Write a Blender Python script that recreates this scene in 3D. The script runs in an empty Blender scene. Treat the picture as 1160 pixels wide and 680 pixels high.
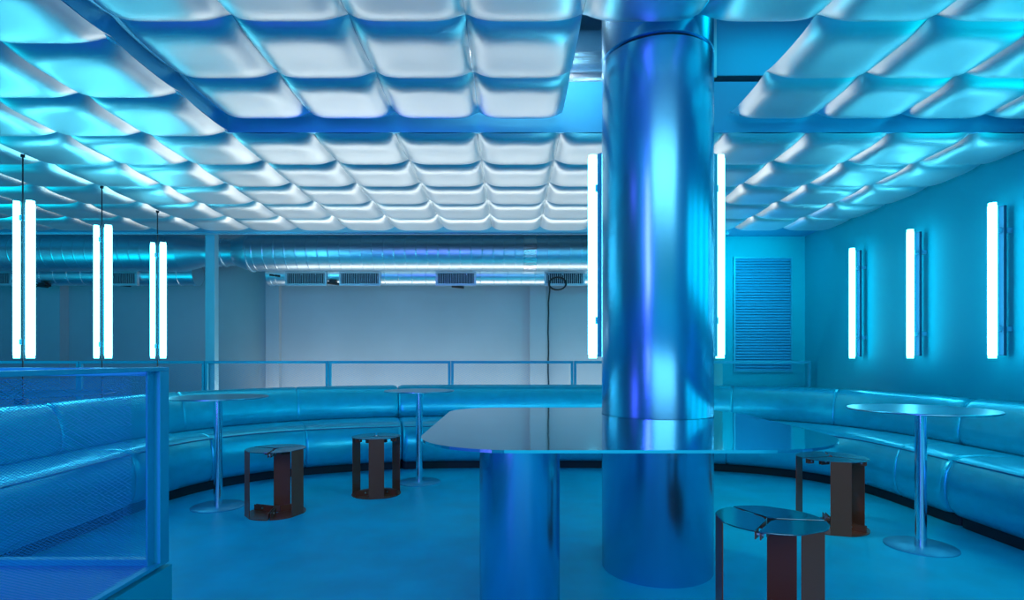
import bpy, bmesh, math, random
from mathutils import Vector, Matrix
random.seed(7)
SC = bpy.context.scene
COL = SC.collection
PI = math.pi

# ------------------------------------------------------------------ materials
def new_mat(name):
    m = bpy.data.materials.new(name); m.use_nodes = True
    return m, m.node_tree, m.node_tree.nodes['Principled BSDF']

def mat(name, col, rough=.5, metal=0., bump=0., scale=(8, 8, 8), detail=3., vary=0., coat=0., rvary=0., spec=.5, dist=.02):
    m, nt, b = new_mat(name)
    b.inputs['Base Color'].default_value = (*col, 1)
    b.inputs['Roughness'].default_value = rough
    b.inputs['Metallic'].default_value = metal
    b.inputs['Coat Weight'].default_value = coat
    b.inputs['Coat Roughness'].default_value = .08
    b.inputs['Specular IOR Level'].default_value = spec
    if bump or vary or rvary:
        tc = nt.nodes.new('ShaderNodeTexCoord'); mp = nt.nodes.new('ShaderNodeMapping')
        nz = nt.nodes.new('ShaderNodeTexNoise')
        mp.inputs['Scale'].default_value = scale
        nz.inputs['Scale'].default_value = 1; nz.inputs['Detail'].default_value = detail
        nt.links.new(tc.outputs['Object'], mp.inputs['Vector']); nt.links.new(mp.outputs['Vector'], nz.inputs['Vector'])
        if bump:
            bp = nt.nodes.new('ShaderNodeBump'); bp.inputs['Strength'].default_value = bump; bp.inputs['Distance'].default_value = dist
            nt.links.new(nz.outputs['Fac'], bp.inputs['Height']); nt.links.new(bp.outputs['Normal'], b.inputs['Normal'])
        if vary:
            mx = nt.nodes.new('ShaderNodeMix'); mx.data_type = 'RGBA'
            mx.inputs['A'].default_value = (*[c*(1-vary) for c in col], 1); mx.inputs['B'].default_value = (*[min(1, c*(1+vary)) for c in col], 1)
            rp = nt.nodes.new('ShaderNodeMapRange'); rp.inputs['From Min'].default_value = .3; rp.inputs['From Max'].default_value = .7
            nt.links.new(nz.outputs['Fac'], rp.inputs['Value']); nt.links.new(rp.outputs['Result'], mx.inputs['Factor'])
            nt.links.new(mx.outputs['Result'], b.inputs['Base Color'])
        if rvary:
            r2 = nt.nodes.new('ShaderNodeMapRange'); r2.inputs['To Min'].default_value = rough-rvary; r2.inputs['To Max'].default_value = rough+rvary
            nt.links.new(nz.outputs['Fac'], r2.inputs['Value']); nt.links.new(r2.outputs['Result'], b.inputs['Roughness'])
    return m

def emit(name, col, s):
    m, nt, b = new_mat(name)
    b.inputs['Base Color'].default_value = (*col, 1)
    b.inputs['Emission Color'].default_value = (*col, 1)
    b.inputs['Emission Strength'].default_value = s
    return m

M = {}
M['floor'] = mat('blue_floor_paint', (.002, .52, .70), .42, 0, .05, (3, 3, 3), 5, .12, rvary=.08, spec=.12)
M['wall_blue'] = mat('blue_wall_paint', (.002, .41, .53), .55, 0, .03, (20, 20, 20), spec=.1)
M['wall_grey'] = mat('grey_wall_paint', (.34, .43, .49), .7, 0, .02, (1.2, 1.2, 1.2), 3, .05)
M['slab'] = mat('plenum_slab', (.12, .35, .48), .7, 0, .05)
M['pillow'] = mat('silver_foil_pillow', (.74, .83, .85), .40, 1, .07, (2.6, 2.6, 2.6), 2, rvary=.05, dist=.012)
M['soffit'] = mat('satin_blue_metal', (.10, .52, .76), .42, .9, .05, (4, 4, 4))
M['steel'] = mat('blurred_steel', (.22, .56, .78), .24, 1, .12, (2.6, 2.6, 2.0), 2, rvary=.06, dist=.03)
M['mirror'] = mat('polished_steel', (.62, .74, .82), .07, 1, .03, (4, 4, 4))
M['tabletop'] = mat('brushed_tabletop', (.20, .47, .60), .28, 1, .03, (30, 30, 30))
M['tablebase'] = mat('satin_blue_base', (.05, .40, .58), .38, .5, .03)
M['darktop'] = mat('dark_blue_top', (.01, .12, .26), .5)
M['channel'] = mat('dark_blue_channel', (.004, .08, .16), .5)
M['chrome'] = mat('chrome_tube', (.62, .80, .92), .14, 1, .05, (6, 6, 2))
M['leather'] = mat('blue_vinyl', (.004, .58, .74), .31, .6, .16, (9, 9, 14), 4, .06, coat=.15, dist=.012)
M['piping'] = mat('blue_vinyl_piping', (.01, .2, .36), .4, .1, .05)
M['kick'] = mat('dark_plinth', (.006, .012, .02), .6)
M['stool'] = mat('dark_brown_lacquer', (.26, .058, .03), .36, .0, .03, (6, 6, 6), coat=.1, spec=.3)
M['stooltop'] = mat('dark_mirror_plate', (.16, .22, .26), .10, .9, .03, (6, 6, 6))
M['bolt'] = mat('zinc_bolt', (.75, .75, .75), .3, 1, .02)
M['rail'] = mat('blue_metal_paint', (.008, .38, .55), .4, .1, .03)
M['meshmetal'] = mat('blue_expanded_metal', (.02, .30, .58), .42, .2, .03)
M['platform'] = mat('ribbed_blue_platform', (.05, .26, .62), .45, 0, .3, (2, 160, 2), 1)
M['duct'] = mat('galvanised_duct', (.58, .78, .86), .34, 1, .06, (3, 8, 8), 2, rvary=.06, dist=.01)
M['foil'] = mat('crinkled_foil', (.88, .9, .92), .25, 1, .5, (2, 22, 22), 4, dist=.015)
M['grille'] = mat('grille_dark', (.03, .05, .07), .5)
M['grille_frame'] = mat('grille_frame', (.45, .55, .62), .4, .6, .03)
M['cable'] = mat('black_cable', (.01, .012, .015), .5)
M['cap'] = mat('lamp_cap', (.08, .45, .62), .4, .2, .02)
M['vent'] = mat('blue_louvre', (.03, .34, .60), .4, .2, .02)
M['post'] = mat('pale_blue_post', (.20, .46, .57), .5, 0, .03)
M['tube'] = emit('cyan_white_tube', (.13, .80, 1.0), 9.5)

# ------------------------------------------------------------------ mesh helpers
class MB:
    def __init__(s): s.v = []; s.f = []
    def add(s, vs, fs):
        n = len(s.v); s.v += [tuple(v) for v in vs]; s.f += [tuple(i+n for i in f) for f in fs]; return s
    def box(s, x0, x1, y0, y1, z0, z1):
        return s.add([(x0,y0,z0),(x1,y0,z0),(x1,y1,z0),(x0,y1,z0),(x0,y0,z1),(x1,y0,z1),(x1,y1,z1),(x0,y1,z1)],
                     [(0,3,2,1),(4,5,6,7),(0,1,5,4),(1,2,6,5),(2,3,7,6),(3,0,4,7)])
    def lathe(s, prof, n=48, c=(0,0,0), axis='Z', caps=True):
        vs = []; fs = []
        for r, h in prof:
            for k in range(n):
                a = 2*PI*k/n; p = (r*math.cos(a), r*math.sin(a), h)
                if axis == 'X': p = (p[2], p[0], p[1])
                if axis == 'Y': p = (p[1], p[2], p[0])
                vs.append((p[0]+c[0], p[1]+c[1], p[2]+c[2]))
        m = len(prof)
        for i in range(m-1):
            for k in range(n):
                k2 = (k+1) % n
                fs.append((i*n+k, i*n+k2, (i+1)*n+k2, (i+1)*n+k))
        if caps:
            fs.append(tuple(range(n-1, -1, -1))); fs.append(tuple((m-1)*n+k for k in range(n)))
        return s.add(vs, fs)
    def cyl(s, r, p, q, n=16):
        p = Vector(p); q = Vector(q); d = (q-p); L = d.length; d.normalize()
        R = d.to_track_quat('Z', 'Y').to_matrix()
        vs = []
        for h in (0, L):
            for k in range(n):
                a = 2*PI*k/n; vs.append(p + R @ Vector((r*math.cos(a), r*math.sin(a), h)))
        fs = [(k, (k+1) % n, n+(k+1) % n, n+k) for k in range(n)] + [tuple(range(n-1,-1,-1)), tuple(range(n, 2*n))]
        return s.add(vs, fs)
    def tube(s, pts, r, n=8):
        pts = [Vector(p) for p in pts]; vs = []; fs = []
        up = Vector((0, 1, 0))
        for i, p in enumerate(pts):
            d = (pts[min(i+1, len(pts)-1)] - pts[max(i-1, 0)]).normalized()
            a = d.cross(up)
            if a.length < 1e-3: a = d.cross(Vector((1, 0, 0)))
            a.normalize(); b = d.cross(a)
            for k in range(n):
                t = 2*PI*k/n; vs.append(p + a*(r*math.cos(t)) + b*(r*math.sin(t)))
        for i in range(len(pts)-1):
            for k in range(n):
                fs.append((i*n+k, i*n+(k+1) % n, (i+1)*n+(k+1) % n, (i+1)*n+k))
        fs.append(tuple(range(n-1,-1,-1))); fs.append(tuple((len(pts)-1)*n+k for k in range(n)))
        return s.add(vs, fs)
    def prism(s, poly, z0, z1):
        n = len(poly)
        vs = [(x, y, z0) for x, y in poly] + [(x, y, z1) for x, y in poly]
        fs = [tuple(range(n-1,-1,-1)), tuple(range(n, 2*n))] + [(k, (k+1) % n, n+(k+1) % n, n+k) for k in range(n)]
        return s.add(vs, fs)
    def ring(s, x0, x1, z0, z1, w, y0, y1):
        o = [(x0-w, z0-w), (x1+w, z0-w), (x1+w, z1+w), (x0-w, z1+w)]; i = [(x0, z0), (x1, z0), (x1, z1), (x0, z1)]
        vs = [(x, y0, z) for x, z in o+i] + [(x, y1, z) for x, z in o+i]; fs = []
        for k in range(4):
            l = (k+1) % 4
            fs += [(k, l, 4+l, 4+k), (8+k, 12+k, 12+l, 8+l), (k, 8+k, 8+l, l), (4+k, 4+l, 12+l, 12+k)]
        return s.add(vs, fs)
    def xf(s, Mx):
        s.v = [tuple(Mx @ Vector(v)) for v in s.v]; return s
    def build(s, name, m, parent=None, smooth=False, bevel=0., loc=None):
        me = bpy.data.meshes.new(name); me.from_pydata(s.v, [], s.f); me.update()
        bm = bmesh.new(); bm.from_mesh(me); bmesh.ops.recalc_face_normals(bm, faces=bm.faces[:]); bm.to_mesh(me); bm.free()
        me.materials.append(m)
        o = bpy.data.objects.new(name, me); COL.objects.link(o)
        if smooth:
            for p in me.polygons: p.use_smooth = True
            try: me.set_sharp_from_angle(angle=math.radians(40))
            except Exception: pass
        if bevel:
            b = o.modifiers.new('bevel', 'BEVEL'); b.width = bevel; b.segments = 2; b.limit_method = 'ANGLE'
        if parent: o.parent = parent
        if loc: o.location = loc
        return o

def tag(o, label=None, cat=None, group=None, kind=None):
    if label: o['label'] = label
    if cat: o['category'] = cat
    if group: o['group'] = group
    if kind: o['kind'] = kind
    return o
def thing(name, label, cat, loc=(0,0,0), rz=0, group=None):
    o = bpy.data.objects.new(name, None); COL.objects.link(o); o.empty_display_size = .1
    o.location = loc; o.rotation_euler = (0, 0, rz)
    return tag(o, label, cat, group)
def struct(name, mb, m, smooth=False, bevel=0):
    return tag(mb.build(name, m, None, smooth, bevel), kind='structure')
def dup(root, label, loc, rz=0):
    def cp(o, par):
        c = o.copy(); COL.objects.link(c)
        if par: c.parent = par
        for ch in list(kids.get(o.name, [])): cp(ch, c)
        return c
    kids = {}
    for o in list(COL.objects):
        if o.parent: kids.setdefault(o.parent.name, []).append(o)
    r = cp(root, None); r.location = loc; r.rotation_euler = (0, 0, rz); r['label'] = label
    return r

def diamond_mesh(U, V, du, dv, w, place):
    """expanded metal: zigzag strands over a U x V rectangle; place(u, v, off) -> point"""
    vs = []; fs = []
    nu = int(U/du); nv = int(V/dv)
    for j in range(nv):
        for i in range(nu):
            u0 = i*du; v0 = j*dv
            for (a, b) in (((u0, v0), (u0+du/2, v0+dv/2)), ((u0+du/2, v0+dv/2), (u0+du, v0)),
                           ((u0, v0+dv), (u0+du/2, v0+dv/2)), ((u0+du/2, v0+dv/2), (u0+du, v0+dv))):
                n = len(vs)
                vs += [place(a[0], a[1]-w/2, 0), place(b[0], b[1]-w/2, .0012), place(b[0], b[1]+w/2, .0012), place(a[0], a[1]+w/2, 0)]
                fs.append((n, n+1, n+2, n+3))
    m = MB(); m.v = vs; m.f = fs
    return m

# ------------------------------------------------------------------ constants
H = 1.10
ZL, ZC = 2.64, 2.75           # low ceiling seam height, raised bay seam height
XW = 3.70                     # right wall
YB = 9.0                      # rear wall
P = .56

# ------------------------------------------------------------------ the room
struct('floor', MB().box(-9, XW, -5, YB, -.1, 0), M['floor'])
struct('wall_right', MB().box(XW, XW+.15, -5, YB, 0, 3.8), M['wall_blue'])
struct('wall_back', MB().box(-9.2, XW+.15, YB, YB+.15, 0, 3.8), M['wall_grey'])
struct('wall_left', MB().box(-9.15, -9, -5, YB, 0, 3.8), M['wall_grey'])
struct('wall_vent', MB().box(2.66, XW, 7.19, YB, 0, 3.8), M['wall_blue'])
struct('ceiling', MB().box(-9.2, XW+.15, -5, YB+.15, 3.8, 3.9), M['slab'])
def pil(x0, x1, d): return ((x0-580)*9/645, (x1-580)*9/645, YB-d, YB, 0, 3.8)
struct('trim_1', MB().box(*pil(38, 78, .18)), M['wall_grey'])
struct('trim_2', MB().box(*pil(304, 319, .10)), M['wall_grey'])
struct('trim_3', MB().box(*pil(600, 618, .14)), M['wall_grey'])
# raised-bay bulkheads and the rear soffit strip
struct('ceiling_bulkhead_back', MB().box(-1.935, XW, 3.85, 3.872, ZL-.012, ZC+.22), M['soffit'])
struct('ceiling_bulkhead_left', MB().box(-1.94, -1.918, -2.2, 3.85, ZL-.012, ZC+.22), M['soffit'])
struct('ceiling_soffit_back', MB().prism([(-8.9, 6.655), (XW, 6.655), (XW, 7.19), (2.66, 7.19), (2.66, 6.98), (-8.9, 6.98)], ZL, ZL+.03), M['soffit'])
struct('trim_4', MB().box(-8.9, 2.66, 6.98, 7.0, ZL-.02, ZL+.25), M['grille_frame'])

# ------------------------------------------------------------------ ceiling pillows
def pillow_mesh(name, sx, sy, A=.052, B=.03, n=22):
    vs = []; fs = []
    f = lambda u: 1-abs(u)**3.0
    g = lambda u: (1-abs(u)**5)
    for j in range(n+1):
        v = -1+2*j/n; v = math.copysign(abs(v)**.7, v)
        for i in range(n+1):
            u = -1+2*i/n; u = math.copysign(abs(u)**.7, u)
            z = -A*(g(u)*g(v))**.85 - B*(f(u)*(abs(v)**2)+f(v)*(abs(u)**2))*.62 - B*.5*g(u)*g(v)
            vs.append((u*sx/2*.997, v*sy/2*.997, z))
    for j in range(n):
        for i in range(n):
            a = j*(n+1)+i; fs.append((a, a+n+1, a+n+2, a+1))
    n0 = len(vs)      # a folded rim going up out of sight
    me = bpy.data.meshes.new(name)
    me.from_pydata(vs, [], fs); me.update()
    for p in me.polygons: p.use_smooth = True
    me.materials.append(M['pillow'])
    return me
ORD = ['first','second','third','fourth','fifth','sixth','seventh','eighth','ninth','tenth','eleventh','twelfth','thirteenth','fourteenth','fifteenth','sixteenth','seventeenth','eighteenth']
me_low = pillow_mesh('ceiling_pillow', P, P)
me_bay = pillow_mesh('ceiling_pillow_bay', P, .545, A=.055, B=.034)
def panel(me, x, y, z, label, group):
    o = bpy.data.objects.new('ceiling_pillow', me); COL.objects.link(o); o.location = (x, y, z); o['kind'] = 'thing'
    return tag(o, label, 'ceiling panel', group)
def seen(x, y, h):
    """is any of the cell within (or right beside) the frame"""
    for dx in (-.3, .3):
        for dy in (-.3, .3):
            Y = max(y+dy, .3); px = 580+(x+dx)*645/Y; py = 406-h*645/Y
            if -60 < px < 1220 and py > -60: return True
    return False
X0 = -.235
for r in range(5):                       # low field behind the raised bay
    y = 6.65-P*(r+.5)
    for c in range(18):
        x = X0+7*P-P*(c+.5)
        if not seen(x, y, ZL-H): continue
        row = ORD[r]+' row from back edge'
        panel(me_low, x, y, ZL, f'silver pillow panel, rear lower ceiling, {row}, {ORD[c]} from right wall', 'pillow panels of the lower ceiling')
for r in range(6):                       # low wing left of the raised bay
    y = 3.85-P*(r+.5)
    for c in range(9):
        x = X0-3*P-P*(c+.5)
        if not seen(x, y, ZL-H): continue
        row = ORD[r]+' row before bay corner'
        panel(me_low, x, y, ZL, f'silver pillow panel left of raised bay, {row}, {ORD[c]} from bay', 'pillow panels left of the raised ceiling bay')
for r in range(5):                       # raised bay
    y = 3.822-.545*(r+.5)
    for c in range(10):
        x = X0-3*P+.012+P*(c+.5)
        if r < 2 and c in (4, 5): continue
        if not seen(x, y, ZC-H): continue
        row = ORD[r]+' row from back'
        if c < 4: lab = f'silver pillow panel in raised ceiling bay, {row}, {ORD[c]} from left'
        elif r < 2: lab = f'blue-lit pillow panel in raised bay, {row}, {ORD[c-6]} right of column opening'
        else: lab = f'pillow panel in raised ceiling bay, {row}, {ORD[c]} from left'
        panel(me_bay, x, y, ZC, lab, 'pillow panels of the raised ceiling bay')
# what shows through the opening round the column
t = thing('foil_duct', 'crinkled silver foil duct above the ceiling opening left of the column', 'duct', (0, 4.28, 3.22))
MB().lathe([(.29, -1.2), (.30, -1.19), (.30, -.45), (.306, -.44), (.306, -.40), (.30, -.39), (.30, .9)], 48, axis='X').build('duct_sleeve', M['foil'], t, True)
MB().lathe([(.085, -1.2), (.085, .9)], 32, (0, -.28, -.20), axis='X').build('pipe_sleeve', M['foil'], t, True)
for hx in (-.8, .3): MB().box(hx-.015, hx+.015, -.335, -.315, 0, .58).build('hanger_strap', M['grille_frame'], t)
t = thing('box_duct', 'flat blue-lit metal duct above the ceiling opening right of the column', 'duct', (1.9, 4.25, 3.12))
MB().box(-.85, 1.3, -.28, .28, -.05, .4).build('duct_body', M['soffit'], t, bevel=.006)
for fx in (-.5, .2, .9): MB().box(fx-.02, fx+.02, -.3, .3, -.07, .42).build('flange', M['duct'], t)
for fx in (-.75, 1.2): MB().cyl(.008, (fx, 0, .4), (fx, 0, .68), 8).build('hanger_rod', M['bolt'], t)

# ------------------------------------------------------------------ round steel column
CX, CY, CR = .762, 3.0, .285
t = thing('round_column', 'thick round blue-reflecting steel column rising through the large table', 'column', (CX, CY, 0))
MB().lathe([(CR-.004, 0), (CR, .006), (CR, 2.646), (CR-.012, 2.652)], 96).build('lower_cladding', M['steel'], t, True)
MB().lathe([(CR-.02, 2.645), (CR-.02, 2.672)], 64).build('shadow_gap', M['kick'], t, True)
MB().lathe([(CR-.004, 2.665), (CR, 2.668), (CR, 3.8)], 96).build('upper_cladding', M['steel'], t, True)

# ------------------------------------------------------------------ big table round the column
def rrect(x0, x1, y0, y1, rad, n=14):
    pts = []
    for (cx, cy, a0, r) in ((x1-rad[0], y1-rad[0], 0, rad[0]), (x0+rad[1], y1-rad[1], 90, rad[1]), (x0+rad[2], y0+rad[2], 180, rad[2]), (x1-rad[3], y0+rad[3], 270, rad[3])):
        for k in range(n+1):
            a = math.radians(a0+90*k/n); pts.append((cx+r*math.cos(a), cy+r*math.sin(a)))
    return pts
TZ = .805
t = thing('large_table', 'large rounded mirror-topped table fitted around the steel column', 'table', (.03, 2.22, 0))
def holed_plate(outer, inner, z0, z1):
    bm = bmesh.new(); es = []
    for loop in (outer, inner):
        vs = [bm.verts.new((x, y, z1)) for x, y in loop]
        es += [bm.edges.new((vs[k], vs[(k+1) % len(vs)])) for k in range(len(vs))]
    bmesh.ops.triangle_fill(bm, use_beauty=True, edges=es)
    bm.verts.index_update()
    mb = MB(); n = len(bm.verts)
    mb.v = [tuple(v.co) for v in bm.verts] + [(v.co.x, v.co.y, z0) for v in bm.verts]
    tops = [tuple(v.index for v in f.verts) for f in bm.faces]
    mb.f = tops + [tuple(i+n for i in reversed(f)) for f in tops]
    no, ni = len(outer), len(inner)
    for st, m in ((0, no), (no, ni)):
        for k in range(m):
            a, b = st+k, st+(k+1) % m; mb.f.append((a, b, b+n, a+n))
    bm.free(); return mb
holed_plate([(x-.03, y-2.22) for x, y in rrect(-.345, 1.225, 1.825, 3.40, (.46, .28, .36, .42))],
            [(CX-.03+(CR+.003)*math.cos(2*PI*k/96), CY-2.22+(CR+.003)*math.sin(2*PI*k/96)) for k in range(96)], TZ-.010, TZ).build('tabletop', M['mirror'], t)
MB().lathe([(.152, 0), (.156, .005), (.156, TZ-.011)], 80).build('pedestal', M['steel'], t, True)

# ------------------------------------------------------------------ small round tables
def round_table(x, y, r, z, label, br=.185, pr=.03, top='tabletop'):
    t = thing('round_table', label, 'table', (x, y, 0), 0, 'small round pedestal tables')
    MB().lathe([(r-.004, z-.010), (r, z-.007), (r, z-.003), (r-.002, z)], 72).build('tabletop', M[top], t, True)
    MB().lathe([(pr, .008), (pr, z-.022), (pr*2.2, z-.016), (pr*2.4, z-.0105)], 32).build('pedestal', M['chrome' if top == 'tabletop' else top], t, True)
    MB().lathe([(br, 0), (br, .006), (br-.004, .009)], 56).build('base', M['tablebase' if top == 'tabletop' else top], t, True)
    return t
round_table(-2.178, 4.22, .345, .815, 'round steel pedestal table by the left bench, beside the mesh guardrail')
round_table(-.822, 5.05, .305, .815, 'small round pedestal table before the middle of the bench, behind a stool')
round_table(2.383, 3.32, .375, .805, 'round pedestal table in front of the right-hand bench')
round_table(-4.48, 5.2, .70, .775, 'wide dark round table behind the left bench, seen through the mesh', .3, .05, 'darktop')

# ------------------------------------------------------------------ stools
def make_stool(x, y, r, h, a, label):
    """three folded plates; a = direction of the first leg away from the viewer-facing side"""
    view = math.atan2(-y, -x)              # towards the camera
    t = thing('stool', label, 'stool', (x, y, 0), 0, 'dark folded-metal stools')
    th = .005; w = .059; rl = math.sqrt(r*r-w*w)
    for k in range(3):
        ang = view + math.radians(a) + k*2*PI/3       # screen-right is counter-clockwise seen from the viewer
        R = Matrix.Rotation(ang, 4, 'Z')
        gap = .007
        def sector(z0, z1):
            pts = []
            a1 = math.asin(w/r); lim = PI/3
            n = 10
            dirs = []
            for i in range(n+1):
                q = -lim+(lim-a1)*i/n; dirs.append(q)
            for i in range(n+1):
                q = a1+(lim-a1)*i/n; dirs.append(q)
            for q in dirs:
                pts.append([r*math.cos(q), r*math.sin(q)])
            # centre with a small cut hub; keep slots between neighbouring sectors
            e1 = Vector((math.cos(lim), math.sin(lim))); n1 = Vector((-e1.y, e1.x))
            poly = []
            for p in pts:
                v = Vector(p)
                d = v.dot(n1)
                if d > -gap: v -= n1*(d+gap)
                e2 = Vector((math.cos(-lim), math.sin(-lim))); n2 = Vector((e2.y, -e2.x))
                d = v.dot(n2)
                if d > -gap: v -= n2*(d+gap)
                poly.append((v.x, v.y))
            hub = .028
            poly += [(hub*math.cos(lim*.7), hub*math.sin(lim*.7)), (hub*math.cos(lim*.7), -hub*math.sin(lim*.7))]
            return MB().prism(poly, z0, z1).xf(R)
        sector(h-th, h).build('seat_plate', M['stooltop'], t, bevel=.0015)
        sector(.001, .001+th).build('base_plate', M['stool'], t)
        MB().box(rl-th, rl, -w, w, .004, h-.002).xf(R).build('leg', M['stool'], t, bevel=.002)
        for zz, s in ((h-.004, -1), (.004, 1)):
            for q in (PI/3, -PI/3):
                e = Vector((math.cos(q), math.sin(q), 0)); nn = Vector((-e.y, e.x, 0))*(-1 if q > 0 else 1)
                for (r0, r1, dep) in (((.03, .092, .045), (r-.062, r-.016, .032)) if s < 0 else ((.032, r-.016, .042),)):
                    p0 = e*r0+nn*gap; p1 = e*r1+nn*gap
                    q0 = p0+nn*.004; q1 = p1+nn*.004
                    z0, z1 = (zz-dep, zz) if s < 0 else (zz, zz+dep)
                    fo = MB().add([(p0.x,p0.y,z0),(p1.x,p1.y,z0),(q1.x,q1.y,z0),(q0.x,q0.y,z0),(p0.x,p0.y,z1),(p1.x,p1.y,z1),(q1.x,q1.y,z1),(q0.x,q0.y,z1)],
                           [(0,3,2,1),(4,5,6,7),(0,1,5,4),(1,2,6,5),(2,3,7,6),(3,0,4,7)]).xf(R).build('flange', M['stool'], t)
                    if q > 0:
                        c = e*((r0+r1)/2); zc = zz+s*dep*.55
                        MB().cyl(.006, c-nn*.016+Vector((0,0,zc)), c+nn*.016+Vector((0,0,zc)), 8).xf(R).build('bolt', M['bolt'], fo)
    return t
make_stool(-1.68, 4.05, .203, .46, 167, 'dark metal stool right of the left round table, three-part top')
make_stool(-1.10, 4.62, .196, .47, 0, 'dark brown stool by the back table, one leg square to front')
make_stool(2.085, 3.71, .212, .46, 14, 'dark stool between the large table and the right round table')
make_stool(1.03, 2.27, .207, .46, 167, 'nearest dark stool, cut by the bottom edge, right of the column')

# ------------------------------------------------------------------ curved banquette
Y0 = 4.0
def crest_xy(s, th):
    c, q = math.cos(th), math.sin(th)
    n = 3.3 if c > 0 else 2.5
    # blend exponents gently near the middle
    a = (2.90+.68*s) if c > 0 else (2.66+.59*s)
    b = (5.68+1.04*s)-Y0
    return Vector((math.copysign(abs(c)**(2/n), c)*a, Y0+b*abs(q)**(2/n)))
def path_fn(s, u):
    """u<0: left straight; 0..PI curve (left to right); >PI right straight (metres)"""
    if u < 0: return crest_xy(s, PI)+Vector((0, u))
    if u > PI: return crest_xy(s, 0)-Vector((0, u-PI))
    return crest_xy(s, PI-u)
us = [-1.75+.01*k for k in range(175)] + [PI*(.5-.5*math.cos(PI*k/900)) for k in range(901)] + [PI+.01*k for k in range(1, 300)]
Ls = [0]; pp = path_fn(.5, us[0])
for u in us[1:]:
    q = path_fn(.5, u); Ls.append(Ls[-1]+(q-pp).length); pp = q
def u_at(L):
    import bisect
    i = min(max(bisect.bisect_left(Ls, L), 1), len(Ls)-1)
    f = (L-Ls[i-1])/max(Ls[i]-Ls[i-1], 1e-9); return us[i-1]+(us[i]-us[i-1])*min(max(f, 0), 1)
def L_near(x, y):
    return min(zip(us, Ls), key=lambda k: (path_fn(1, k[0])-Vector((x, y))).length)[1]
seat_prof = [(.05,.075),(-.04,.085),(-.10,.13),(-.125,.20),(-.125,.28),(-.105,.36),(-.06,.425),(.0,.452),(.08,.463),(.2,.467),(.35,.466),(.5,.461),(.65,.453),(.78,.44),(.79,.40),(.79,.12),(.7,.082),(.4,.082)]
back_prof = [(.80,.44),(.765,.47),(.755,.52),(.765,.58),(.79,.65),(.83,.715),(.88,.762),(.94,.785),(1.0,.79),(1.05,.782),(1.09,.755),(1.115,.70),(1.12,.6),(1.12,.4),(1.12,.1),(1.0,.075),(.88,.09),(.83,.3)]
def loft(prof, L0, L1, creases, gap):
    n = max(8, int((L1-L0)/.03)); rows = []
    ts = sorted(set([L0+gap+(L1-L0-2*gap)*k/n for k in range(n+1)] + [L0+gap+d for d in (.004,.01,.02,.035,.055)] + [L1-gap-d for d in (.004,.01,.02,.035,.055)]
                    + [c+d for c in creases for d in (-.02,-.012,-.006,-.003,0,.003,.006,.012,.02)]))
    cs = sum(p[0] for p in prof)/len(prof); cz = sum(p[1] for p in prof)/len(prof)
    mb = MB()
    m = len(prof)
    for L in ts:
        e = min(L-L0-gap, L1-gap-L); k = 1.0
        if e < .06: k -= .13*(1-math.sqrt(max(0, 1-(1-e/.06)**2)))
        for c in creases:
            d = abs(L-c)
            if d < .02: k -= .035*(1-d/.02)**2
        mid = (.5 if not creases else 0)
        u = u_at(L)
        for (s, z) in prof:
            p = path_fn(cs+(s-cs)*k, u); mb.v.append((p.x, p.y, cz+(z-cz)*k))
    for i in range(len(ts)-1):
        for j in range(m):
            j2 = (j+1) % m; mb.f.append((i*m+j, i*m+j2, (i+1)*m+j2, (i+1)*m+j))
    mb.f.append(tuple(range(m-1,-1,-1))); mb.f.append(tuple((len(ts)-1)*m+j for j in range(m)))
    return mb
def piping(L0, L1, s, z, gap):
    n = int((L1-L0)/.05); pts = []
    for k in range(n+1):
        p = path_fn(s, u_at(L0+gap+.02+(L1-L0-2*gap-.04)*k/n)); pts.append((p.x, p.y, z))
    return MB().tube(pts, .0045, 6)
Lend = Ls[-1]
big = [0, L_near(-3.25, 3.95), L_near(-1.33, 6.6), L_near(1.55, 6.7), L_near(3.58, 4.40), Lend]
bigs = big[:4]+[L_near(3.58, 3.72), Lend]
faint = {1: None, 3: [L_near(3.58, 4.33)]}
labs = ['blue vinyl bench section behind the mesh guardrail, nearest on the left',
        'curved blue bench section at the left, behind the left round table and stool',
        'middle blue bench section under the back railing, behind the large table',
        'curved blue bench section at the right corner, below the louvred vent',
        'blue bench section along the right wall, nearest, past the deep seam']
names_gap = .0012
for k in range(5):
    L0, L1 = big[k], big[k+1]
    npan = max(1, round((L1-L0)/1.2))
    cr = [L0+(L1-L0)*i/npan for i in range(1, npan)] if k != 2 else []
    p0 = path_fn(.4, u_at((L0+L1)/2))
    t = thing('banquette', labs[k], 'bench', (p0.x, p0.y, 0), 0, 'sections of the curved blue bench')
    off = Matrix.Translation((-p0.x, -p0.y, 0))
    S0, S1 = bigs[k], bigs[k+1]
    scr = cr if k < 3 else ([L_near(2.6, 6.5), L_near(3.58, 4.33)] if k == 3 else [])
    st = loft(seat_prof, S0, S1, scr, names_gap).xf(off).build('seat', M['leather'], t, True)
    piping(S0, S1, -.055, .434, names_gap).xf(off).build('piping', M['piping'], st, True)
    loft(back_prof, L0, L1, ([L_near(2.55, 6.55), L_near(3.56, 5.9)] if k == 3 else [c+.03 for c in cr]), names_gap).xf(off).build('backrest', M['leather'], t, True)
    loft([(.03, 0), (.03, .08), (.75, .08), (.75, 0)], S0, S1, [], 0.0015).xf(off).build('plinth', M['kick'], t)

# ------------------------------------------------------------------ back railing
RY = 6.94
xs = [-6.78, -5.27, -3.74, -2.235, -.745, .75, 2.2, 3.64]
rl = ['blue railing panel at far left behind the wide dark table', 'blue railing panel behind the pendant tubes, left of the pale post',
      'blue railing panel just right of the pale post', 'blue railing panel left of the back round table',
      'blue railing panel above the middle bench', 'blue railing panel partly behind the steel column on its left', 'blue railing panel in front of the louvred vent']
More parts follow.
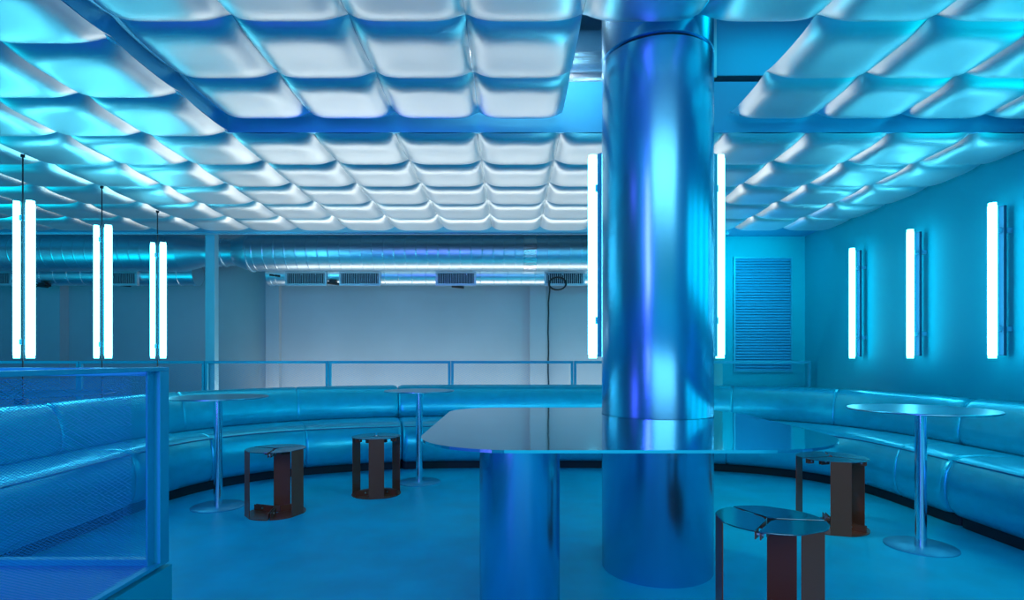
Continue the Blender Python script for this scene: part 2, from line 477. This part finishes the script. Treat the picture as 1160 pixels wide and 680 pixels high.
# keep the panel in front of the vent wall
def rail_panel(xa, xb, label):
    t = thing('railing_panel', label, 'railing', ((xa+xb)/2, RY, 0), 0, 'panels of the back railing')
    w = (xb-xa)/2-.004; b = .03
    MB().box(-w, w, -.02, .02, 1.035, 1.068).build('top_rail', M['rail'], t, bevel=.002)
    MB().box(-w+b, w-b, -.018, .018, .10, .13).build('bottom_rail', M['rail'], t, bevel=.002)
    for s in (-1, 1): MB().box(min(s*w, s*(w-b)), max(s*w, s*(w-b)), -.018, .018, 0, 1.035).build('post', M['rail'], t, bevel=.002)
    U = 2*(w-b)
    diamond_mesh(U, .47, .05, .026, .0013, lambda u, v, o: (-w+b+u, o, .565+v)).build('mesh_infill', M['meshmetal'], t)
for k in range(7): rail_panel(xs[k], xs[k+1], rl[k])

t = thing('support_post', 'pale blue square post rising from the back railing to the ceiling', 'post', (-3.72, 7.06, 0))
MB().box(-.058, .058, -.05, .05, .012, 2.639).build('shaft', M['post'], t, bevel=.004)
MB().box(-.09, .09, -.08, .08, 0, .012).build('base_plate', M['rail'], t)

# ------------------------------------------------------------------ ducts against the back wall
def px(x, D): return (x-580)*D/645
DD = 8.0; dz = 2.585
t = thing('main_duct', 'fat spiral metal duct crossing under the rear ceiling edge', 'duct', (0, DD, dz))
def ribbed(x0, x1, r, step=.15, rib=.0025):
    pr = [(r, x0)]; x = x0+step*.5
    while x < x1-.03:
        pr += [(r, x-.014), (r, x-.007), (r+rib, x-.003), (r+rib, x+.003), (r, x+.007), (r, x+.014)]; x += step
    pr.append((r, x1)); return pr
xa, xb = px(208, DD), px(238, DD)
MB().lathe(ribbed(-8.9, xa, .262), 64, axis='X').build('left_run', M['duct'], t, True)
MB().lathe([(.262, xa), (.262, xa+.02), (.185, xb-.05), (.185, xb)], 64, axis='X').build('left_reducer', M['duct'], t, True)
xc = px(268, DD); xd = px(286, DD)
MB().lathe([(.185, xb), (.185, xb+.1), (.2, xb+.105), (.2, xb+.13), (.185, xb+.135), (.185, xb+.2), (.2, xb+.205), (.2, xb+.225), (.185, xb+.23), (.185, xc)], 64, axis='X').build('narrow_neck', M['duct'], t, True)
MB().lathe([(.185, xc), (.195, xc+.01), (.262, xd-.02), (.272, xd-.015), (.272, xd+.01), (.262, xd+.015)], 64, axis='X').build('right_reducer', M['duct'], t, True)
MB().lathe(ribbed(xd+.015, 2.6, .262), 64, axis='X').build('right_run', M['duct'], t, True)
xj = px(600, DD)
MB().lathe([(.264, xj-.09), (.27, xj-.088), (.267, xj-.05), (.271, xj), (.267, xj+.05), (.27, xj+.088), (.264, xj+.09)], 64, axis='X').build('tape_band', M['foil'], t, True)
for hx in (-6.5, -3.0, -.6, 1.4):
    MB().cyl(.006, (hx, 0, .26), (hx, 0, 3.8-dz), 8).build('hanger_rod', M['bolt'], t)
DL = 8.45; lz = 2.335; lr = .155
def low_duct(x0, x1, grs, label, capend):
    t = thing('supply_duct', label, 'duct', ((x0+x1)/2, DL, lz), 0, 'slim ducts behind the fat duct')
    c = (x0+x1)/2
    MB().lathe(ribbed(x0-c, x1-c, lr, .2, .004), 48, axis='X').build('duct_run', M['duct'], t, True)
    for e, s in ((x0-c, -1), (x1-c, 1)):
        MB().lathe([(lr+.008, e-.03), (lr+.008, e+.03)], 48, axis='X').build('end_collar', M['duct'], t, True)
    for (ga, gb) in grs:
        g0, g1 = px(ga, DL-.17)-c, px(gb, DL-.17)-c
        f = MB()
        z0, z1 = -.15, .0
        f.ring(g0, g1, z0, z1, .03, -.19, -.14)
        fo = f.build('grille', M['grille_frame'], t)
        sl = MB(); n = int((g1-g0)/.028)
        for i in range(n):
            xx = g0+(g1-g0)*(i+.5)/n; sl.box(xx-.003, xx+.003, -.183, -.155, z0, z1)
        sl.build('louvre_bars', M['grille_frame'], fo)
        MB().box(g0, g1, -.157, -.145, z0, z1).build('opening', M['grille'], fo)
    for hx in [x0-c+.25, (x1-x0)/2-.4]:
        MB().cyl(.006, (hx, 0, lr), (hx, 0, 3.8-lz), 8).build('hanger_rod', M['bolt'], t)
    return t
tl = low_duct(-8.8, px(222, DL), [(-6, 12), (126, 154)], 'slim duct with grilles behind the pendant tubes, left of the pale post', 1)
tr = low_duct(px(308, DL), 2.6, [(326, 368), (387, 429), (496, 537), (619, 660)], 'slim duct with four dark grilles above the middle grey wall', 0)
def handle(t, cx0, pxx, yy):
    x = px(pxx, DL-.1)-cx0; z = H+(406-yy)*(DL-.1)/645-lz
    m = MB().box(x-.05, x+.05, -.15, -.03, z-.02, z+.03).cyl(.02, (x-.09, -.14, z-.01), (x+.09, -.14, z-.03), 10)
    m.build('damper_handle', M['cable'], t, bevel=.004)
handle(tl, (-8.8+px(222, DL))/2, 50, 323); handle(tl, (-8.8+px(222, DL))/2, 143, 322)
for q, yy in ((312, 311), (378, 320), (519, 324)): handle(tr, (px(308, DL)+2.6)/2, q, yy)
# black cable with a coil
pts = []
cxx = px(621, 8.2); zt = H+(406-312)*8.2/645
for k in range(70):
    a = 2*PI*k/23; r = .12+.03*math.sin(k*.27); pts.append((cxx+.13+r*math.cos(a+PI), 8.2-.012*(k/23), zt-.1+.75*r*math.sin(a+PI)))
pts += [(cxx+.02, 8.17, zt-.22), (cxx, 8.17, zt-.4)]
for k in range(1, 14): pts.append((cxx+.004*math.sin(k*1.7), 8.17, zt-.4-(zt-.4-.02)*k/13))
tag(MB().tube(pts, .011, 8).build('hanging_cable', M['cable'], None, True), 'black cable coiled under the grille and hanging down the grey wall', 'cable')

# ------------------------------------------------------------------ louvred vent
V0, V1 = (833-580)*7.17/645, (896-580)*7.17/645
vz0, vz1 = H-14*7.17/645, H+113*7.17/645
t = thing('louvred_vent', 'tall blue louvred vent on the wall beside the right corner', 'vent', ((V0+V1)/2, 7.19, vz0))
w = (V1-V0)/2; hh = vz1-vz0
MB().ring(-w, w, 0, hh, .02, -.025, 0).build('frame', M['rail'], t)
sl = MB(); n = 40
for i in range(n):
    z = hh*(i+.5)/n; p = hh/n
    sl.add([(-w, -.024, z-p*.42), (w, -.024, z-p*.42), (w, -.004, z+p*.38), (-w, -.004, z+p*.38), (-w, -.024, z-p*.42+.004), (w, -.024, z-p*.42+.004), (w, -.004, z+p*.38+.004), (-w, -.004, z+p*.38+.004)],
           [(0,3,2,1),(4,5,6,7),(0,1,5,4),(1,2,6,5),(2,3,7,6),(3,0,4,7)])
sl.build('slats', M['vent'], t)
MB().box(-w, w, -.003, -.001, 0, hh).build('backing', M['grille'], t)

# ------------------------------------------------------------------ tube lights
TL = 1.15; TB = 1.10
def tube_parts(t, x, y, z0, r=.029, TL=1.15):
    tb = MB().lathe([(r*.8, z0+.018), (r, z0+.022), (r, z0+TL-.022), (r*.8, z0+TL-.018)], 24, (x, y, 0)).build('tube', M['tube'], t, True)
    for zz in (z0, z0+TL-.018):
        MB().lathe([(r*.9, zz), (r*.9, zz+.018)], 24, (x, y, 0)).build('end_cap', M['tube'], t, True)
def wall_tube(y, label):
    t = thing('wall_tube_light', label, 'tube light', (XW, y, TB), 0, 'vertical tube lights on the right wall')
    tube_parts(t, -.14, 0, 0)
    MB().box(-.075, -.05, -.022, .022, .02, TL-.02).build('mounting_channel', M['channel'], t, bevel=.003)
    for zz in (.2, TL-.22): MB().box(-.11, 0, -.012, .012, zz, zz+.035).build('bracket', M['cap'], t)
wall_tube(4.22, 'glowing tube light on right wall, nearest and tallest in view')
wall_tube(5.09, 'glowing tube light on right wall, middle of the three')
wall_tube(5.96, 'glowing tube light on right wall, farthest, beside the room corner')
def pendant(x, y, label):
    t = thing('pendant_tube_light', label, 'pendant light', (x, y, ZL), 0, 'hanging pairs of tube lights')
    z = TB-ZL
    tube_parts(t, -.058, .01, z, .022); tube_parts(t, .052, 0, z, .029)
    fu = ((x-.004-X0)/P) % 1*2-1; fv = ((6.65-y)/P) % 1*2-1
    g = lambda q: 1-abs(q)**5
    f = lambda q: 1-abs(q)**3
    zs = -.052*(g(fu)*g(fv))**.85-.03*.62*(f(fu)*fv*fv+f(fv)*fu*fu)-.015*g(fu)*g(fv)-.010
    MB().cyl(.014, (-.004, 0, zs), (-.004, 0, zs-.02), 12).build('ceiling_cap', M['cable'], t, True)
    MB().cyl(.005, (-.004, 0, zs-.01), (-.004, 0, -ZL), 8).build('cable', M['cable'], t, True)
    MB().box(-.021, .008, .02, .04, z+.03, z+TL-.03).build('mounting_channel', M['channel'], t)
    for zz in (z+.1, z+TL-.14): MB().box(-.05, .05, .005, .03, zz, zz+.04).build('bracket', M['cap'], t, bevel=.004)
pendant(-3.57, 4.16, 'hanging twin tube light nearest the left picture edge, tallest of three')
pendant(-3.54, 4.92, 'hanging twin tube light, middle of the three on the left')
pendant(-3.52, 5.66, 'hanging twin tube light farthest back, nearest the pale post')
def column_tube(x, y, label):
    t = thing('column_tube_light', label, 'tube light', (x, y, TB), 0, 'tube lights beside the column')
    TL = 1.19
    tube_parts(t, 0, 0, 0, .027, TL)
    d = Vector((CX-x, CY-y, 0)); Ld = d.length; d.normalize()
    a = math.atan2(d.y, d.x); R = Matrix.Rotation(a, 4, 'Z')
    MB().box(.055, .085, -.02, .02, .01, TL-.01).xf(R).build('mounting_channel', M['cap'], t)
    for zz in (.2, TL-.22): MB().box(.03, Ld-CR+.003, -.010, .010, zz, zz+.04).xf(R).build('bracket', M['cap'], t)
column_tube(.474, 3.345, 'glowing tube light at left edge of the steel column')
column_tube(1.222, 3.345, 'glowing tube light at right edge of the steel column')

# ------------------------------------------------------------------ raised platform with mesh guardrails
PX, PY, PZ = -1.175, 1.968, .40
struct('wall_platform', MB().box(-3.6, PX, -2, PY, 0, PZ-.012), M['wall_blue'])
struct('floor_platform', MB().box(-3.6, PX-.045, -2, PY-.01, PZ-.012, PZ), M['platform'])
gx = -1.192
t = thing('mesh_guardrail', 'blue mesh guardrail panel in the left foreground, running toward the viewer', 'guardrail', (gx, 1.3, PZ))
y0, y1 = .55-1.3, 1.96-1.3
gt = 1.070-PZ
MB().box(-.028, .012, y0, y1, gt-.014, gt).build('top_rail', M['rail'], t, bevel=.0015)
MB().box(-.02, .012, y0, y1-.05, .0, .012).build('bottom_rail', M['rail'], t, bevel=.0015)
MB().box(-.028, .012, y1-.05, y1, 0, gt-.014).build('post', M['rail'], t, bevel=.002)
MB().box(-.028, .012, y0, y0+.05, 0, gt-.014).build('post', M['rail'], t, bevel=.002)
MB().box(-.014, -.008, y1-.085, y1-.05, .012, gt-.014).build('edge_flange', M['rail'], t)
diamond_mesh(y1-y0-.10, gt-.028, .0118, .0070, .0016, lambda u, v, o: (-.009+o, y0+.05+u, .012+v)).build('mesh_infill', M['meshmetal'], t)
t = thing('mesh_guardrail', 'blue mesh guardrail panel across the platform end, behind the foreground one', 'guardrail', (-2.4, 1.935, PZ))
xa, xb = -3.5+2.4, gx-.031+2.4
MB().box(xa, xb, -.025, .025, gt-.03, gt-.002).build('top_rail', M['rail'], t, bevel=.002)
MB().box(xa, xb, -.015, .015, 0, .02).build('bottom_rail', M['rail'], t)
MB().box(xa, xa+.05, -.02, .02, .02, gt-.03).build('post', M['rail'], t)
diamond_mesh(xb-xa-.10, gt-.05, .022, .013, .0010, lambda u, v, o: (xa+.05+u, o, .02+v)).build('mesh_infill', M['meshmetal'], t)

# ------------------------------------------------------------------ lamps
def area(name, loc, rot, sx, sy, e, col):
    l = bpy.data.lights.new(name, 'AREA'); l.shape = 'RECTANGLE'; l.size = sx; l.size_y = sy; l.energy = e; l.color = col
    o = bpy.data.objects.new(name, l); COL.objects.link(o); o.location = loc; o.rotation_euler = rot
    return o
R = math.radians
area('void_room_lamp', (-.9, 7.45, .45), (R(-90-10), 0, 0), 6.2, .48, 43, (1.0, .99, .93))
area('void_wall_lamp', (-.9, 8.45, .3), (R(180), 0, 0), 6.2, .7, 42, (1.0, .90, .84))
area('violet_wall_lamp', (-2.2, -2.0, 1.7), (R(90), 0, R(-25)), .6, 2.6, 85, (.20, .13, 1.0))
area('violet_platform_lamp', (-2.7, .9, 2.4), (0, 0, 0), .8, .8, 14, (.20, .14, 1.0))
area('plenum_fill_lamp', (.1, 3.5, 3.6), (R(-30), 0, 0), .5, .5, 34, (.9, .97, 1.0))  # unseen light added above the opening to brighten the foil duct
area('plenum_blue_fill_lamp', (2.3, 3.1, 3.7), (R(-15), 0, 0), 1.2, .5, 7, (.0, .75, .95))  # added cyan fill for the box duct, no fixture there
area('room_fill_lamp', (1.0, -4.3, 2.95), (R(28), 0, 0), 6.0, 3.0, 170, (.46, .85, 1.0))
area('left_fill_lamp', (-6.95, 4.6, .75), (R(180), 0, 0), 2.4, 3.2, 65, (.0, .74, .95))  # unseen up-facing fill, added to turn the left ceiling panels cyan
vl = area('vent_wall_fill_lamp', (2.85, 5.9, 2.45), (R(72), 0, R(8)), .8, .25, 9, (.0, .80, 1.0)); vl.data.spread = R(110)  # added to brighten the vent wall; no fixture hangs here
for k, yy in enumerate((3.35, 2.48, 1.61, .74)):
    area('right_wall_fill_lamp', (3.55, yy, 1.675), (0, R(90), 0), 1.15, .6, 4.5, (.0, .82, 1.0))  # unseen fill added where wall tubes would continue, lifts cyan on right ceiling
w = bpy.data.worlds.new('world'); SC.world = w; w.use_nodes = True
bg = w.node_tree.nodes['Background']; bg.inputs[0].default_value = (.0, .33, .47, 1); bg.inputs[1].default_value = 1.05

# ------------------------------------------------------------------ camera
cam = bpy.data.cameras.new('camera'); co = bpy.data.objects.new('camera', cam); COL.objects.link(co)
co.location = (0, 0, H); co.rotation_euler = (R(90), 0, 0)
cam.sensor_width = 36; cam.lens = 645/1160*36; cam.shift_y = 66/1160; cam.clip_start = .05
SC.camera = co
SC.view_settings.view_transform = 'Standard'
SC.view_settings.look = 'None'
SC.cycles.use_denoising = True
SC.cycles.max_bounces = 10
SC.cycles.sample_clamp_indirect = 6
